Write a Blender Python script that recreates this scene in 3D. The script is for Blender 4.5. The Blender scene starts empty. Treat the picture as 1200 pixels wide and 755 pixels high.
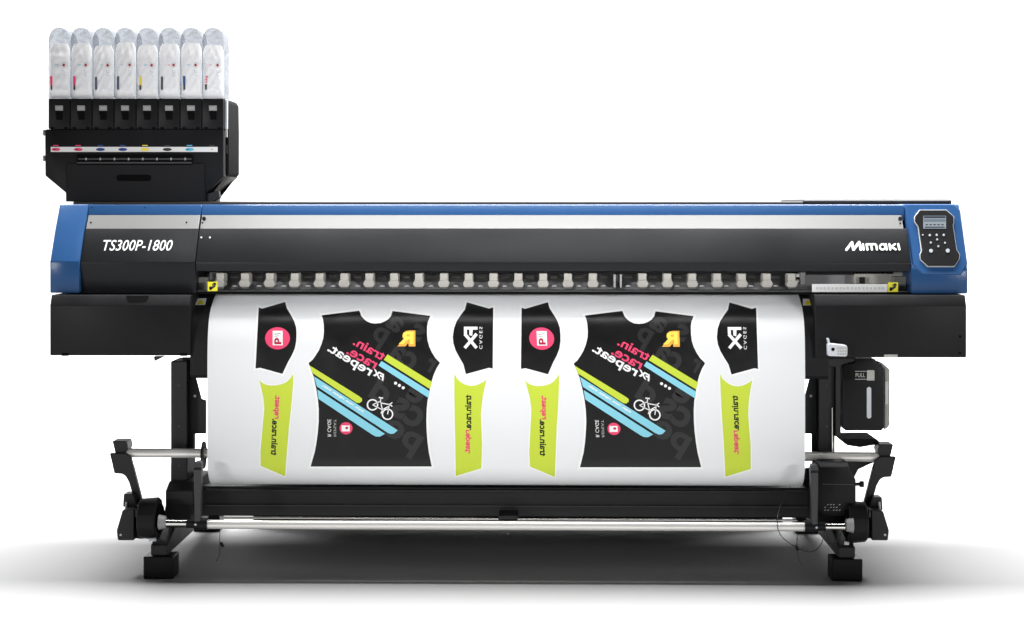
import bpy, bmesh, math, random
from mathutils import Vector, Matrix
random.seed(7)
S = bpy.context.scene
COL = S.collection
R = math.radians

# ---------------------------------------------------------------- camera
YAW = R(1.0); DIST = 6.0; PX = 0.0029; HOR = 240.0; TAN = 600*PX/DIST
CAMZ = (680-HOR)*PX
FY = .25; FZ = CAMZ-(680-HOR)*PX*(DIST+FY)/DIST      # depth of the feet's front faces, height of the floor
CPOS = Vector((DIST*math.sin(YAW), -DIST*math.cos(YAW), CAMZ))
FWD = Vector((-math.sin(YAW), math.cos(YAW), 0)); RGT = Vector((math.cos(YAW), math.sin(YAW), 0)); UPV = Vector((0, 0, 1))
cam = bpy.data.cameras.new('camera'); camo = bpy.data.objects.new('camera', cam); COL.objects.link(camo)
cam.sensor_width = 36; cam.lens = 18/TAN; cam.shift_y = -(377.5-HOR)/1200.0
cam.clip_start = 0.1; cam.clip_end = 200
camo.location = CPOS; camo.rotation_euler = (R(90), 0, YAW)
S.camera = camo

# ---------------------------------------------------------------- world, lamps, exposure
w = bpy.data.worlds.new('World'); S.world = w; w.use_nodes = True
w.node_tree.nodes['Background'].inputs[0].default_value = (0.9, 0.95, 1, 1)
w.node_tree.nodes['Background'].inputs[1].default_value = 0.015
S.view_settings.view_transform = 'Standard'; S.view_settings.look = 'None'
S.view_settings.exposure = 0.0; S.view_settings.gamma = 1.0

def area(name, loc, aim, sx, sy, power, spread=180, col=(1, 1, 1)):
    l = bpy.data.lights.new(name, 'AREA'); l.shape = 'RECTANGLE'; l.size = sx; l.size_y = sy
    l.energy = power; l.color = col; l.spread = R(spread)
    o = bpy.data.objects.new(name, l); COL.objects.link(o); o.location = loc
    o.rotation_euler = (Vector(aim)-Vector(loc)).to_track_quat('-Z', 'Y').to_euler()
    return o
area('overhead_lamp', (0, 2.95, 9.0), (0, 0.7, 0), 13.0, 4.2, 6500)
area('front_lamp_left', (-4.6, -5.0, 1.45), (0, 0.3, 1.28), 1.2, 0.4, 8.5, 28)
area('front_lamp_right', (4.6, -5.0, 1.45), (0, 0.3, 1.28), 1.2, 0.4, 8.5, 28)
area('top_strip_lamp', (0, -1.2, 3.6), (0, 0.37, 1.2), 2.6, 0.3, 1.1, 22)
area('backdrop_lamp', (0, 1.9, 3.4), (0, 4.2, 1.1), 7.0, 0.4, 110)

# ---------------------------------------------------------------- pixel rays
def ray(px, py):
    a = (px-600)/600*TAN; b = (HOR-py)/600*TAN
    return FWD + RGT*a + UPV*b
def P(px, py, y):
    d = ray(px, py); t = (y-CPOS.y)/d.y
    return CPOS + d*t
def onplane(p0, n, eps=0.0):
    p0 = Vector(p0); n = Vector(n).normalized()
    def f(px, py):
        d = ray(px, py); t = (p0-CPOS).dot(n)/d.dot(n)
        return CPOS + d*t + n*eps
    return f
def aty(y):
    return lambda px, py: P(px, py, y)
def slope(r0, y0, r1, y1, eps=0.001, px=600):
    """plane spanned by the x axis and two (row, depth) points"""
    a = P(px, r0, y0); b = P(px, r1, y1); n = Vector((1, 0, 0)).cross(b-a)
    if n.y > 0: n = -n
    return onplane(a, n, eps)
def prof(rows, px=600):
    return [(y, P(px, r, y).z) for r, y in rows]

# ---------------------------------------------------------------- materials
MATS = {}
def mat(name, col, rough=0.5, metal=0.0, spec=0.5, noise=0.0, nscale=60, bump=0.0, bscale=400, coat=0.0, stretch=None, rvar=.07, wave=0.0):
    m = bpy.data.materials.new(name); m.use_nodes = True; nt = m.node_tree; b = nt.nodes['Principled BSDF']
    b.inputs['Base Color'].default_value = (*col, 1); b.inputs['Roughness'].default_value = rough
    b.inputs['Metallic'].default_value = metal; b.inputs['Specular IOR Level'].default_value = spec
    b.inputs['Coat Weight'].default_value = coat
    tc = nt.nodes.new('ShaderNodeTexCoord')
    if noise > 0:
        n = nt.nodes.new('ShaderNodeTexNoise'); n.inputs['Scale'].default_value = nscale; n.inputs['Detail'].default_value = 4
        if stretch:
            mp = nt.nodes.new('ShaderNodeMapping'); mp.inputs['Scale'].default_value = stretch
            nt.links.new(tc.outputs['Object'], mp.inputs['Vector']); nt.links.new(mp.outputs[0], n.inputs['Vector'])
        else: nt.links.new(tc.outputs['Object'], n.inputs['Vector'])
        r = nt.nodes.new('ShaderNodeMapRange'); r.inputs[3].default_value = 1-noise; r.inputs[4].default_value = 1+noise
        nt.links.new(n.outputs['Fac'], r.inputs[0])
        mx = nt.nodes.new('ShaderNodeVectorMath'); mx.operation = 'SCALE'; mx.inputs[0].default_value = col
        nt.links.new(r.outputs[0], mx.inputs['Scale']); nt.links.new(mx.outputs[0], b.inputs['Base Color'])
        r2 = nt.nodes.new('ShaderNodeMapRange'); r2.inputs[3].default_value = max(0, rough-rvar); r2.inputs[4].default_value = min(1, rough+rvar)
        nt.links.new(n.outputs['Fac'], r2.inputs[0]); nt.links.new(r2.outputs[0], b.inputs['Roughness'])
    if bump > 0:
        n2 = nt.nodes.new('ShaderNodeTexNoise'); n2.inputs['Scale'].default_value = bscale; n2.inputs['Detail'].default_value = 3
        nt.links.new(tc.outputs['Object'], n2.inputs['Vector'])
        bp = nt.nodes.new('ShaderNodeBump'); bp.inputs['Strength'].default_value = bump; bp.inputs['Distance'].default_value = 0.001
        nt.links.new(n2.outputs['Fac'], bp.inputs['Height']); nt.links.new(bp.outputs[0], b.inputs['Normal'])
    if wave > 0:      # slow ripples shared by the sheet and everything printed on it
        ge = nt.nodes.new('ShaderNodeNewGeometry'); mp = nt.nodes.new('ShaderNodeMapping'); mp.inputs['Scale'].default_value = (2.6, 1.2, .8)
        n3 = nt.nodes.new('ShaderNodeTexNoise'); n3.inputs['Scale'].default_value = 1.6; n3.inputs['Detail'].default_value = 2
        bp = nt.nodes.new('ShaderNodeBump'); bp.inputs['Strength'].default_value = wave; bp.inputs['Distance'].default_value = .05
        nt.links.new(ge.outputs['Position'], mp.inputs['Vector']); nt.links.new(mp.outputs[0], n3.inputs['Vector'])
        nt.links.new(n3.outputs['Fac'], bp.inputs['Height']); nt.links.new(bp.outputs[0], b.inputs['Normal'])
    MATS[name] = m; return m
mat('floor_white', (.25, .25, .25), .75, spec=.2, noise=.02, nscale=3)
mat('backdrop_white', (.60, .60, .60), .8, spec=.1)
mat('black_plastic', (.010, .010, .011), .40, spec=.16, noise=.12, nscale=9, bump=.25, bscale=900)
mat('cover_grey', (.0125, .013, .0145), .34, spec=.18, noise=.08, nscale=3, bump=.2, bscale=900, rvar=.10)
mat('black_steel', (.012, .012, .013), .48, spec=.4, noise=.2, nscale=14, bump=.15, bscale=600)
mat('deep_black', (.003, .003, .003), .6, spec=.05)
mat('blue_paint', (.026, .086, .225), .24, spec=.30, noise=.05, nscale=5, bump=.15, bscale=900)
mat('silver', (.52, .52, .515), .29, metal=1)
mat('satin_steel', (.92, .90, .86), .32, metal=.45)
mat('bezel_silver', (.50, .50, .49), .45, metal=.3)
mat('chrome', (.86, .84, .80), .16, metal=1, noise=.04, nscale=8)
mat('paper', (.80, .81, .82), .55, spec=.3, noise=.01, nscale=4, wave=.22)
mat('paper_edge', (.90, .90, .90), .55, spec=.3, wave=.22)
mat('ink_black', (.006, .006, .0065), .34, spec=.36, noise=.1, nscale=30, wave=.22)
mat('ink_grey', (.0155, .0155, .016), .40, spec=.5, wave=.22)
mat('ink_lime', (.56, .68, .05), .5, spec=.3, wave=.22)
mat('ink_cyan', (.24, .61, .74), .5, spec=.3, wave=.22)
mat('ink_pink', (.80, .06, .16), .5, spec=.3, wave=.22)
mat('ink_orange', (.90, .42, .06), .5, spec=.3, wave=.22)
mat('ink_yellow', (.92, .72, .10), .5, spec=.3, wave=.22)
mat('ink_white', (.86, .86, .86), .5, spec=.3, wave=.22)
mat('ink_red', (.45, .01, .05), .5, spec=.3, wave=.22)
mat('letter_white', (.85, .85, .85), .4)
mat('holder_beige', (.86, .83, .76), .45, noise=.08, nscale=40)
mat('holder_grey', (.30, .30, .30), .45, noise=.1, nscale=40)
mat('window_back', (.42, .42, .44), .5, noise=.15, nscale=10)
mat('platen', (.42, .42, .43), .18, metal=.6, noise=.1, nscale=12)
mat('label_white', (.80, .80, .79), .5)
mat('label_yellow', (.85, .78, .02), .5)
mat('bracket_grey', (.035, .035, .038), .40, noise=.1, nscale=20)
mat('tank_grey', (.42, .41, .38), .4, noise=.08, nscale=20)
mat('slot_grey', (.60, .62, .66), .4)
mat('button_grey', (.42, .45, .48), .35)
mat('lens_grey', (.80, .80, .78), .35)
mat('matte_black', (.010, .010, .010), .85, spec=.08, noise=.1, nscale=20)
mat('cable_black', (.01, .01, .01), .5)
mat('brown_black', (.035, .030, .026), .5, noise=.3, nscale=25)
mat('tag_blue', (.015, .06, .28), .5)
mat('tag_navy', (.02, .035, .09), .5)
mat('tag_black', (.02, .02, .02), .5)
mat('tag_lightblue', (.10, .50, .75), .5)
mat('pouch_film', (.90, .90, .92), .45, noise=.04, nscale=25, bump=.5, bscale=45)
# clear sleeve round each ink pouch
m = bpy.data.materials.new('clear_sleeve'); m.use_nodes = True; nt = m.node_tree
for n in list(nt.nodes): nt.nodes.remove(n)
out = nt.nodes.new('ShaderNodeOutputMaterial'); mx = nt.nodes.new('ShaderNodeMixShader'); mx.inputs[0].default_value = .28
tr = nt.nodes.new('ShaderNodeBsdfTransparent'); tr.inputs[0].default_value = (.77, .79, .82, 1)
pb = nt.nodes.new('ShaderNodeBsdfPrincipled'); pb.inputs['Base Color'].default_value = (.30, .315, .34, 1); pb.inputs['Roughness'].default_value = .3
tc = nt.nodes.new('ShaderNodeTexCoord'); n2 = nt.nodes.new('ShaderNodeTexNoise'); n2.inputs['Scale'].default_value = 28; n2.inputs['Detail'].default_value = 2; n2.inputs['Distortion'].default_value = 1.5
bp = nt.nodes.new('ShaderNodeBump'); bp.inputs['Strength'].default_value = .7; bp.inputs['Distance'].default_value = .006
nt.links.new(tc.outputs['Object'], n2.inputs['Vector']); nt.links.new(n2.outputs['Fac'], bp.inputs['Height']); nt.links.new(bp.outputs[0], pb.inputs['Normal'])
rm = nt.nodes.new('ShaderNodeMapRange'); rm.inputs[1].default_value = .35; rm.inputs[2].default_value = .65; rm.inputs[3].default_value = .18; rm.inputs[4].default_value = .40
nt.links.new(n2.outputs['Fac'], rm.inputs[0]); nt.links.new(rm.outputs[0], mx.inputs[0])
nt.links.new(tr.outputs[0], mx.inputs[1]); nt.links.new(pb.outputs[0], mx.inputs[2]); nt.links.new(mx.outputs[0], out.inputs[0]); MATS['clear_sleeve'] = m
m = bpy.data.materials.new('clear_pane'); m.use_nodes = True; nt = m.node_tree
for n in list(nt.nodes): nt.nodes.remove(n)
out = nt.nodes.new('ShaderNodeOutputMaterial'); mx = nt.nodes.new('ShaderNodeMixShader'); mx.inputs[0].default_value = .08
tr = nt.nodes.new('ShaderNodeBsdfTransparent'); tr.inputs[0].default_value = (.96, .96, .96, 1)
gl = nt.nodes.new('ShaderNodeBsdfGlossy'); gl.inputs['Roughness'].default_value = .08
nt.links.new(tr.outputs[0], mx.inputs[1]); nt.links.new(gl.outputs[0], mx.inputs[2]); nt.links.new(mx.outputs[0], out.inputs[0]); MATS['clear_pane'] = m
def emit(name, col, s):
    m = mat(name, tuple(c*.12 for c in col), .3); b = m.node_tree.nodes['Principled BSDF']
    b.inputs['Emission Color'].default_value = (*col, 1); b.inputs['Emission Strength'].default_value = s
emit('screen_sky', (.35, .45, .55), .3); emit('screen_white', (.55, .62, .70), .45); emit('screen_dark', (.05, .07, .10), .5)

# ---------------------------------------------------------------- mesh collector
WL = {}
class MB:
    def __init__(s, rows=None): s.rows = rows; s.v = []; s.f = []; s.m = []; s.names = []
    def mi(s, name):
        if name not in s.names: s.names.append(name)
        return s.names.index(name)
    def raw(s, verts, faces, m):
        k = len(s.v); i = s.mi(m)
        s.v += [Vector(v) for v in verts]
        for f in faces: s.f.append([k+j for j in f]); s.m.append(i)
        return s
    def bm(s, bm, m):
        bm.verts.index_update()
        s.raw([v.co.copy() for v in bm.verts], [[v.index for v in f.verts] for f in bm.faces], m); bm.free(); return s
    # shapes
    def solid(s, loop_a, loop_b, m, bev=0.0, seg=1):
        bm = bmesh.new(); n = len(loop_a)
        A = [bm.verts.new(v) for v in loop_a]; B = [bm.verts.new(v) for v in loop_b]
        bm.faces.new(A); bm.faces.new(B[::-1])
        for i in range(n): bm.faces.new([A[(i+1) % n], A[i], B[i], B[(i+1) % n]])
        bmesh.ops.recalc_face_normals(bm, faces=bm.faces)
        if bev > 0:
            es = [e for e in bm.edges if len(e.link_faces) == 2 and e.calc_face_angle(0) > .35]
            bmesh.ops.bevel(bm, geom=es, offset=bev, segments=seg, affect='EDGES', clamp_overlap=True, profile=.5)
        bm.normal_update(); bmesh.ops.triangulate(bm, faces=[f for f in bm.faces if len(f.verts) > 4], ngon_method='EAR_CLIP')
        return s.bm(bm, m)
    def prism(s, pts, y0, y1, m, bev=0.002, seg=1):
        a = [P(px, py, y0) for px, py in pts]
        return s.solid(a, [Vector((v.x, y1, v.z)) for v in a], m, bev, seg)
    def box(s, x0, r0, x1, r1, y0, y1, m, bev=0.002, seg=1):
        return s.prism([(x0, r0), (x1, r0), (x1, r1), (x0, r1)], y0, y1, m, bev, seg)
    def wbox(s, lo, hi, m, bev=0.002, seg=1):
        (a, b, c), (d, e, f) = lo, hi
        return s.solid([(a, b, c), (d, b, c), (d, b, f), (a, b, f)], [(a, e, c), (d, e, c), (d, e, f), (a, e, f)], m, bev, seg)
    def extr(s, pr, x0, x1, m, bev=0.002, seg=1):
        return s.solid([(x0, y, z) for y, z in pr], [(x1, y, z) for y, z in pr], m, bev, seg)
    def tube(s, pts, r, m, n=12, caps=True):
        pts = [Vector(p) for p in pts]; rings = []
        for i, p in enumerate(pts):
            d = (pts[min(i+1, len(pts)-1)]-pts[max(i-1, 0)]).normalized()
            u = d.cross(Vector((0, 0, 1)) if abs(d.z) < .9 else Vector((0, 1, 0))).normalized(); w_ = d.cross(u)
            rr = r[i] if isinstance(r, (list, tuple)) else r
            rings.append([p+(u*math.cos(a)+w_*math.sin(a))*rr for a in [2*math.pi*k/n for k in range(n)]])
        v = [q for ring in rings for q in ring]; f = []
        for i in range(len(pts)-1):
            for k in range(n): f.append([i*n+k, i*n+(k+1) % n, (i+1)*n+(k+1) % n, (i+1)*n+k])
        if caps: f.append(list(range(n))[::-1]); f.append([len(v)-n+k for k in range(n)])
        return s.raw(v, f, m)
    # flat art, given in photo pixels and laid on a surface
    def flat(s, verts2, faces, m, fn):
        if s.rows:
            lo = min(p[1] for p in verts2); hi = max(p[1] for p in verts2); cut = [r for r in s.rows if lo < r < hi]
            if cut:
                bm = bmesh.new(); vv = [bm.verts.new((x, y, 0)) for x, y in verts2]
                for f in faces:
                    try: bm.faces.new([vv[k] for k in f])
                    except ValueError: pass
                for r in cut: bmesh.ops.bisect_plane(bm, geom=bm.verts[:]+bm.edges[:]+bm.faces[:], plane_co=(0, r, 0), plane_no=(0, 1, 0))
                bm.normal_update(); bmesh.ops.triangulate(bm, faces=bm.faces[:]); bm.verts.index_update()
                verts2 = [(q.co.x, q.co.y) for q in bm.verts]; faces = [[q.index for q in g.verts] for g in bm.faces]; bm.free()
        v = [fn(x, y) for x, y in verts2]
        # make faces look at the camera
        ff = []
        for f in faces:
            n = (v[f[1]]-v[f[0]]).cross(v[f[2]]-v[f[0]])
            ff.append(f if n.dot(v[f[0]]-CPOS) < 0 else f[::-1])
        return s.raw(v, ff, m)
    def poly(s, pts, m, fn, rows=None):
        bm = bmesh.new(); bm.faces.new([bm.verts.new((x, y, 0)) for x, y in pts]); bm.normal_update()
        bmesh.ops.triangulate(bm, faces=bm.faces[:], ngon_method='EAR_CLIP')
        if rows:
            lo = min(p[1] for p in pts); hi = max(p[1] for p in pts)
            for r in rows:
                if lo < r < hi:
                    bmesh.ops.bisect_plane(bm, geom=bm.verts[:]+bm.edges[:]+bm.faces[:], plane_co=(0, r, 0), plane_no=(0, 1, 0))
            bm.normal_update(); bmesh.ops.triangulate(bm, faces=bm.faces[:])
        bm.verts.index_update()
        v = [(q.co.x, q.co.y) for q in bm.verts]; f = [[q.index for q in g.verts] for g in bm.faces]; bm.free()
        return s.flat(v, f, m, fn)
    def disc(s, cx, cy, rx, ry, m, fn, n=24, rows=None):
        return s.poly([(cx+rx*math.cos(2*math.pi*k/n), cy+ry*math.sin(2*math.pi*k/n)) for k in range(n)], m, fn, rows)
    def ring(s, cx, cy, r0, r1, m, fn, n=24):
        v = []; f = []
        for k in range(n):
            c, t = math.cos(2*math.pi*k/n), math.sin(2*math.pi*k/n); v += [(cx+r0*c, cy+r0*t), (cx+r1*c, cy+r1*t)]
            j = (k+1) % n; f.append([2*k, 2*k+1, 2*j+1, 2*j])
        return s.flat(v, f, m, fn)
    def line(s, a, b, wd, m, fn):
        d = Vector((b[0]-a[0], b[1]-a[1])).normalized(); n = Vector((-d.y, d.x))*wd/2
        return s.poly([(a[0]+n.x, a[1]+n.y), (b[0]+n.x, b[1]+n.y), (b[0]-n.x, b[1]-n.y), (a[0]-n.x, a[1]-n.y)], m, fn)
    def rect(s, x0, y0, x1, y1, m, fn, rows=None):
        return s.poly([(x0, y0), (x1, y0), (x1, y1), (x0, y1)], m, fn, rows)
    def text(s, txt, cx, cy, wd, h, m, fn, ang=0, mirror=False, bold=.02, shear=0.0, spacing=1.0):
        v, f = glyphs(txt, bold, spacing)
        c, t = math.cos(R(ang)), math.sin(R(ang)); q = []
        for u, vv in v:
            a = u*wd + shear*vv*h; b = vv*h
            if mirror: a = -a
            q.append((cx+a*c+b*t, cy+a*t-b*c))
        return s.flat(q, f, m, fn)
    def make(s, name, parent=None, smooth=30):
        lo = Vector([min(v[i] for v in s.v) for i in range(3)]); hi = Vector([max(v[i] for v in s.v) for i in range(3)])
        c = (lo+hi)/2
        if parent is None: c.z = lo.z
        me = bpy.data.meshes.new(name); me.from_pydata([v-c for v in s.v], [], s.f)
        for n in s.names: me.materials.append(MATS[n])
        me.polygons.foreach_set('material_index', s.m); me.update()
        if smooth:
            me.polygons.foreach_set('use_smooth', [True]*len(me.polygons)); me.set_sharp_from_angle(angle=R(smooth))
        o = bpy.data.objects.new(name, me); COL.objects.link(o); WL[o] = c
        if parent is not None: o.parent = parent; o.location = c-WL[parent]
        else: o.location = c
        return o
GC = {}
def glyphs(txt, bold, spacing):
    k = (txt, bold, spacing)
    if k in GC: return GC[k]
    cu = bpy.data.curves.new('t', 'FONT'); cu.body = txt; cu.size = 1; cu.offset = bold; cu.resolution_u = 3; cu.space_character = spacing
    o = bpy.data.objects.new('t', cu); COL.objects.link(o); bpy.context.view_layer.update()
    me = bpy.data.meshes.new_from_object(o.evaluated_get(bpy.context.evaluated_depsgraph_get()))
    v = [(q.co.x, q.co.y) for q in me.vertices]; f = [list(p.vertices) for p in me.polygons]
    bpy.data.objects.remove(o); bpy.data.curves.remove(cu); bpy.data.meshes.remove(me)
    x0 = min(a for a, b in v); x1 = max(a for a, b in v); y0 = min(b for a, b in v); y1 = max(b for a, b in v)
    v = [((a-(x0+x1)/2)/(x1-x0), (b-(y0+y1)/2)/(y1-y0)) for a, b in v]
    GC[k] = (v, f); return GC[k]
def thing(name, label, cat, loc, group=None):
    o = bpy.data.objects.new(name, None); COL.objects.link(o); o.location = loc; o.empty_display_size = .1; WL[o] = Vector(loc)
    o['label'] = label; o['category'] = cat
    if group: o['group'] = group
    return o
def structure(o): o['kind'] = 'structure'; return o

# ---------------------------------------------------------------- setting: white studio floor rising into a white backdrop
b = MB(); b.raw([(-9, -9, FZ), (9, -9, FZ), (9, 3, FZ), (-9, 3, FZ)], [[0, 1, 2, 3]], 'floor_white'); structure(b.make('floor', smooth=0))
pts = [(3, FZ)] + [(3+1.2*math.sin(a), FZ+1.2-1.2*math.cos(a)) for a in [R(6*k) for k in range(1, 16)]] + [(4.2, 3.3)]
v = []; f = []
for i, (y, z) in enumerate(pts):
    v += [(-9, y, z), (9, y, z)]
    if i: f.append([2*i-2, 2*i-1, 2*i+1, 2*i])
structure(MB().raw(v, f, 'backdrop_white').make('backdrop', smooth=60))

# ================================================================ the printer
PR = thing('wide_format_printer', 'wide black textile printer with blue trim and two legs standing on the white floor', 'printer', (0, .7, FZ))
X = lambda px, y, row=330: P(px, row, y).x
YF = .35                                   # front face of the upper cover
cover_rows = [(343, YF), (308, YF), (268, .42), (252, .456), (240, .476)]
TOPZ = P(600, 240, .476).z
def cover_profile(bottom, inner=.40):
    pr = prof([(bottom, YF+.0006*(bottom-308)), (308, YF), (268, .42)])
    return pr + [(.56, pr[-1][1]-.004), (.56, pr[0][1])]
f_slope = slope(308, YF, 268, .42, .0008); f_silver = slope(268, .42, 252, .456, .0008)
xl0, xl1, xm, xr0, xr1 = X(59, YF), X(93.5, YF), X(229, YF), X(1067.5, YF), X(1134, YF)
g = .0012
# blue end cap
pr = prof([(344, YF-.006), (307, YF-.006), (268, .414), (239.5, .474)]) + [(1.26, TOPZ), (1.26, P(600, 344, YF).z)]
MB().extr(pr, xl0, xl1, 'blue_paint', .004, 2).make('end_cap', PR)
# left cover panel with the model name, and the long front cover
b = MB().extr(cover_profile(344.5), xl1+g, xm-g, 'cover_grey', .0025, 2)
b.text('TS300P-1800', 161, 287.7, 82, 12.6, 'letter_white', f_slope, bold=.008, shear=.28, spacing=1.02)
b.make('cover_panel', PR)
b = MB().extr(cover_profile(318), xm+g, xr0-g, 'cover_grey', .0025, 2)
def logo(b, m):
    # heavy slanted lettering with a long sweeping first letter; each stroke a hair above the last
    k = [0]
    def fn():
        k[0] += 1; return slope(308, YF, 268, .42, .0008+.00005*k[0])
    q = lambda x, y: (980+x/13.333, 270+y/13.333)
    def stroke(pts, wd=3.0):
        pts = [q(*p) for p in pts]
        for i in range(len(pts)-1): b.line(pts[i], pts[i+1], wd, m, fn())
        for p in pts: b.disc(p[0], p[1], wd/2, wd/2, m, fn(), 12)
    stroke([(158, 305), (245, 190)]); stroke([(245, 190), (266, 303)]); stroke([(270, 303), (355, 190)], 3.2); stroke([(358, 190), (383, 305)])
    stroke([(415, 222), (427, 305)], 2.6); stroke([(472, 222), (486, 305)], 2.6)
    stroke([(480, 222), (528, 222), (545, 240), (556, 305)], 2.5); stroke([(560, 222), (604, 222), (622, 240), (634, 305)], 2.5)
    c = q(722, 264); f_ = fn(); b.ring(c[0], c[1], 2.0, 4.3, m, f_, 28); stroke([(772, 222), (786, 305)], 2.6)
    stroke([(828, 222), (842, 305)], 2.6); stroke([(915, 222), (858, 262), (926, 305)], 2.4); stroke([(965, 222), (984, 305)], 2.6)
logo(b, 'letter_white')
b.make('front_cover', PR)
# silver strips
for (p0, p1, screws) in ((xl1+.004, xm-.003, [(106.5, 261, 1.1), (218.5, 261, 1.1)]), (xm+.003, xr0-.012, [(239, 256.5, 2.4), (237.2, 261.5, 1.1), (1055, 256.5, 2.4), (1055, 262, 1.1)])):
    n = Vector((0, -math.sin(R(52)), 0))
    pa = prof([(268, .4195), (252, .4555)]); pr = [pa[0], pa[1], (pa[1][0]+.01, pa[1][1]-.008), (pa[0][0]+.01, pa[0][1]-.008)]
    o = MB().extr(pr, p0, p1, 'silver', .0012).make('silver_strip', PR)
    for cx, cy, r in screws: MB().disc(cx, cy, r, r, 'deep_black', slope(268, .4195, 252, .4555, .0012), 14).make('screw_hole', o)
# blue top rail
pa = prof([(251.6, .458), (240, .476)]); pr = pa + [(.60, TOPZ), (.60, TOPZ-.06), (.462, TOPZ-.06)]
b = MB().extr(pr, xl1+g, xm-g, 'blue_paint', .002).make('top_rail', PR)
b = MB().extr(pr, xm+g, xr0-g, 'blue_paint', .002).make('top_rail', PR)
for cx, cy in ((236, 278.5), (246, 278.5)): MB().disc(cx, cy, 1.0, 1.0, 'label_white', f_slope, 10).make('screw', PR)
for cx in (108, 170): MB().disc(cx, 243.5, .8, .8, 'deep_black', slope(252, .457, 240, .476, .0012), 10).make('screw_hole', PR)
# rear top deck
b = MB().wbox((xl0+.015, .601, TOPZ-.42), (X(935, .75), 1.26, TOPZ+.012), 'brown_black', .003)
b.wbox((X(935, .75)+.001, .62, TOPZ-.42), (X(1106, .75), 1.26, TOPZ+.020), 'black_steel', .006)
b.make('rear_deck', PR)
# right-hand control housing
pr = prof([(344, YF-.002), (316, YF-.002), (246, .470), (239.5, .482)]) + [(1.26, TOPZ+.003), (1.26, P(600, 344, YF).z)]
MB().extr(pr, xr0, xr1, 'blue_paint', .006, 2).make('control_housing', PR)
f_pan = lambda e: slope(321, YF-.012, 243, .465, e, 1100)
panel = [(1077.5, 247.5), (1108.5, 247.5), (1117, 255), (1117, 262), (1116, 265), (1120.6, 294.5), (1124, 299), (1123.4, 304.5), (1118, 312.5), (1087, 312.5), (1078.6, 304.5), (1078.2, 298.5), (1080, 295), (1076, 266), (1072, 260.5), (1071.8, 255)]
def grow(pts, d):
    n = len(pts); ar = sum(pts[i][0]*pts[(i+1) % n][1]-pts[(i+1) % n][0]*pts[i][1] for i in range(n)); sg = 1 if ar > 0 else -1
    out = []
    for i in range(n):
        a = Vector(pts[i-1]); p = Vector(pts[i]); c = Vector(pts[(i+1) % n])
        e1 = (p-a).normalized(); e2 = (c-p).normalized(); n1 = Vector((e1.y, -e1.x))*sg; n2 = Vector((e2.y, -e2.x))*sg
        k = (n1+n2); L = max(.45, k.length/2)
        out.append(tuple(p + k.normalized()*d/L))
    return out
def slab(b, pts, fa, fb, m, bev=.001):
    return b.solid([fa(x, y) for x, y in pts], [fb(x, y) for x, y in pts], m, bev)
slab(MB(), [(1061.2, 239.2), (1118.5, 239.2), (1125.3, 245.5), (1134, 310), (1126.5, 321), (1081, 321), (1069, 309)], f_pan(0), f_pan(-.035), 'blue_paint', .004).make('control_face', PR)
cp = slab(MB(), panel, f_pan(.009), f_pan(.0015), 'black_plastic', .002).make('control_panel', PR)
slab(MB(), grow(panel, .8), f_pan(.0055), f_pan(-.002), 'bezel_silver', .001).make('bezel', cp)
b = MB(); fs = f_pan(.0098); fs2 = f_pan(.0102)
b.rect(1081.3, 254.5, 1108, 269.5, 'screen_white', fs)
b.rect(1082, 255, 1107.4, 257.3, 'screen_dark', fs2); b.rect(1082, 258.5, 1107.4, 261.5, 'screen_sky', fs2)
for i in range(5): b.rect(1084+i*4.6, 264.2, 1086.8+i*4.6, 265.6, 'screen_dark', fs2)
b.rect(1083, 267.2, 1106.5, 268.6, 'screen_dark', fs2)
b.make('screen', cp)
for cx, cy, r in ((1080.8, 277, 1.1), (1089, 277.3, 1.6), (1097, 277, 1.6), (1105.3, 277, 1.6), (1097.6, 282.3, 1.4), (1090.2, 286, 1.4), (1106.8, 286.2, 1.4), (1099, 290.2, 1.4), (1090.4, 295.6, 2.6), (1110, 295.4, 2.8)):
    b = MB(); ptsc = [(cx+.84*r*math.cos(2*math.pi*k/14), cy+.84*r*math.sin(2*math.pi*k/14)) for k in range(14)]
    slab(b, ptsc, f_pan(.0112), f_pan(.008), 'button_grey', .0005).make('button', cp)

# ---- platen and the pinch rollers behind the clear window
wz0, wz1 = P(600, 342, .36).z, P(600, 317, .36).z
MB().wbox((xm+.001, .545, wz0-.05), (xr0-.001, .60, TOPZ-.065), 'window_back', .002).make('platen_back', PR)
o = MB().wbox((xm+.001, .372, wz0-.0095), (xr0-.001, .544, P(600, 341, .372).z), 'platen', .003).make('platen', PR)
for i in range(23):
    cx = 274.5+28.85*i
    MB().prism([(cx-3.2, 336.2), (cx-2.2, 334.8), (cx, 334.2), (cx+2.2, 334.8), (cx+3.2, 336.2)], .43, .45, 'lens_grey', .0008).make('feed_mark', o)
rail = MB().wbox((xm+.004, .50, P(600, 321.5, .5).z), (xr0-.03, .543, P(600, 316, .5).z), 'black_steel', .002)
for i in range(23):
    cx = 274.5+28.85*i
    rail.box(cx-5, 322, cx+5, 327, .535, .544, 'window_back', .001)
    rail.box(cx-4.5, 324.6, cx+4.5, 325.6, .532, .5345, 'holder_beige', .0002)
rail.make('roller_rail', PR)
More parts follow.
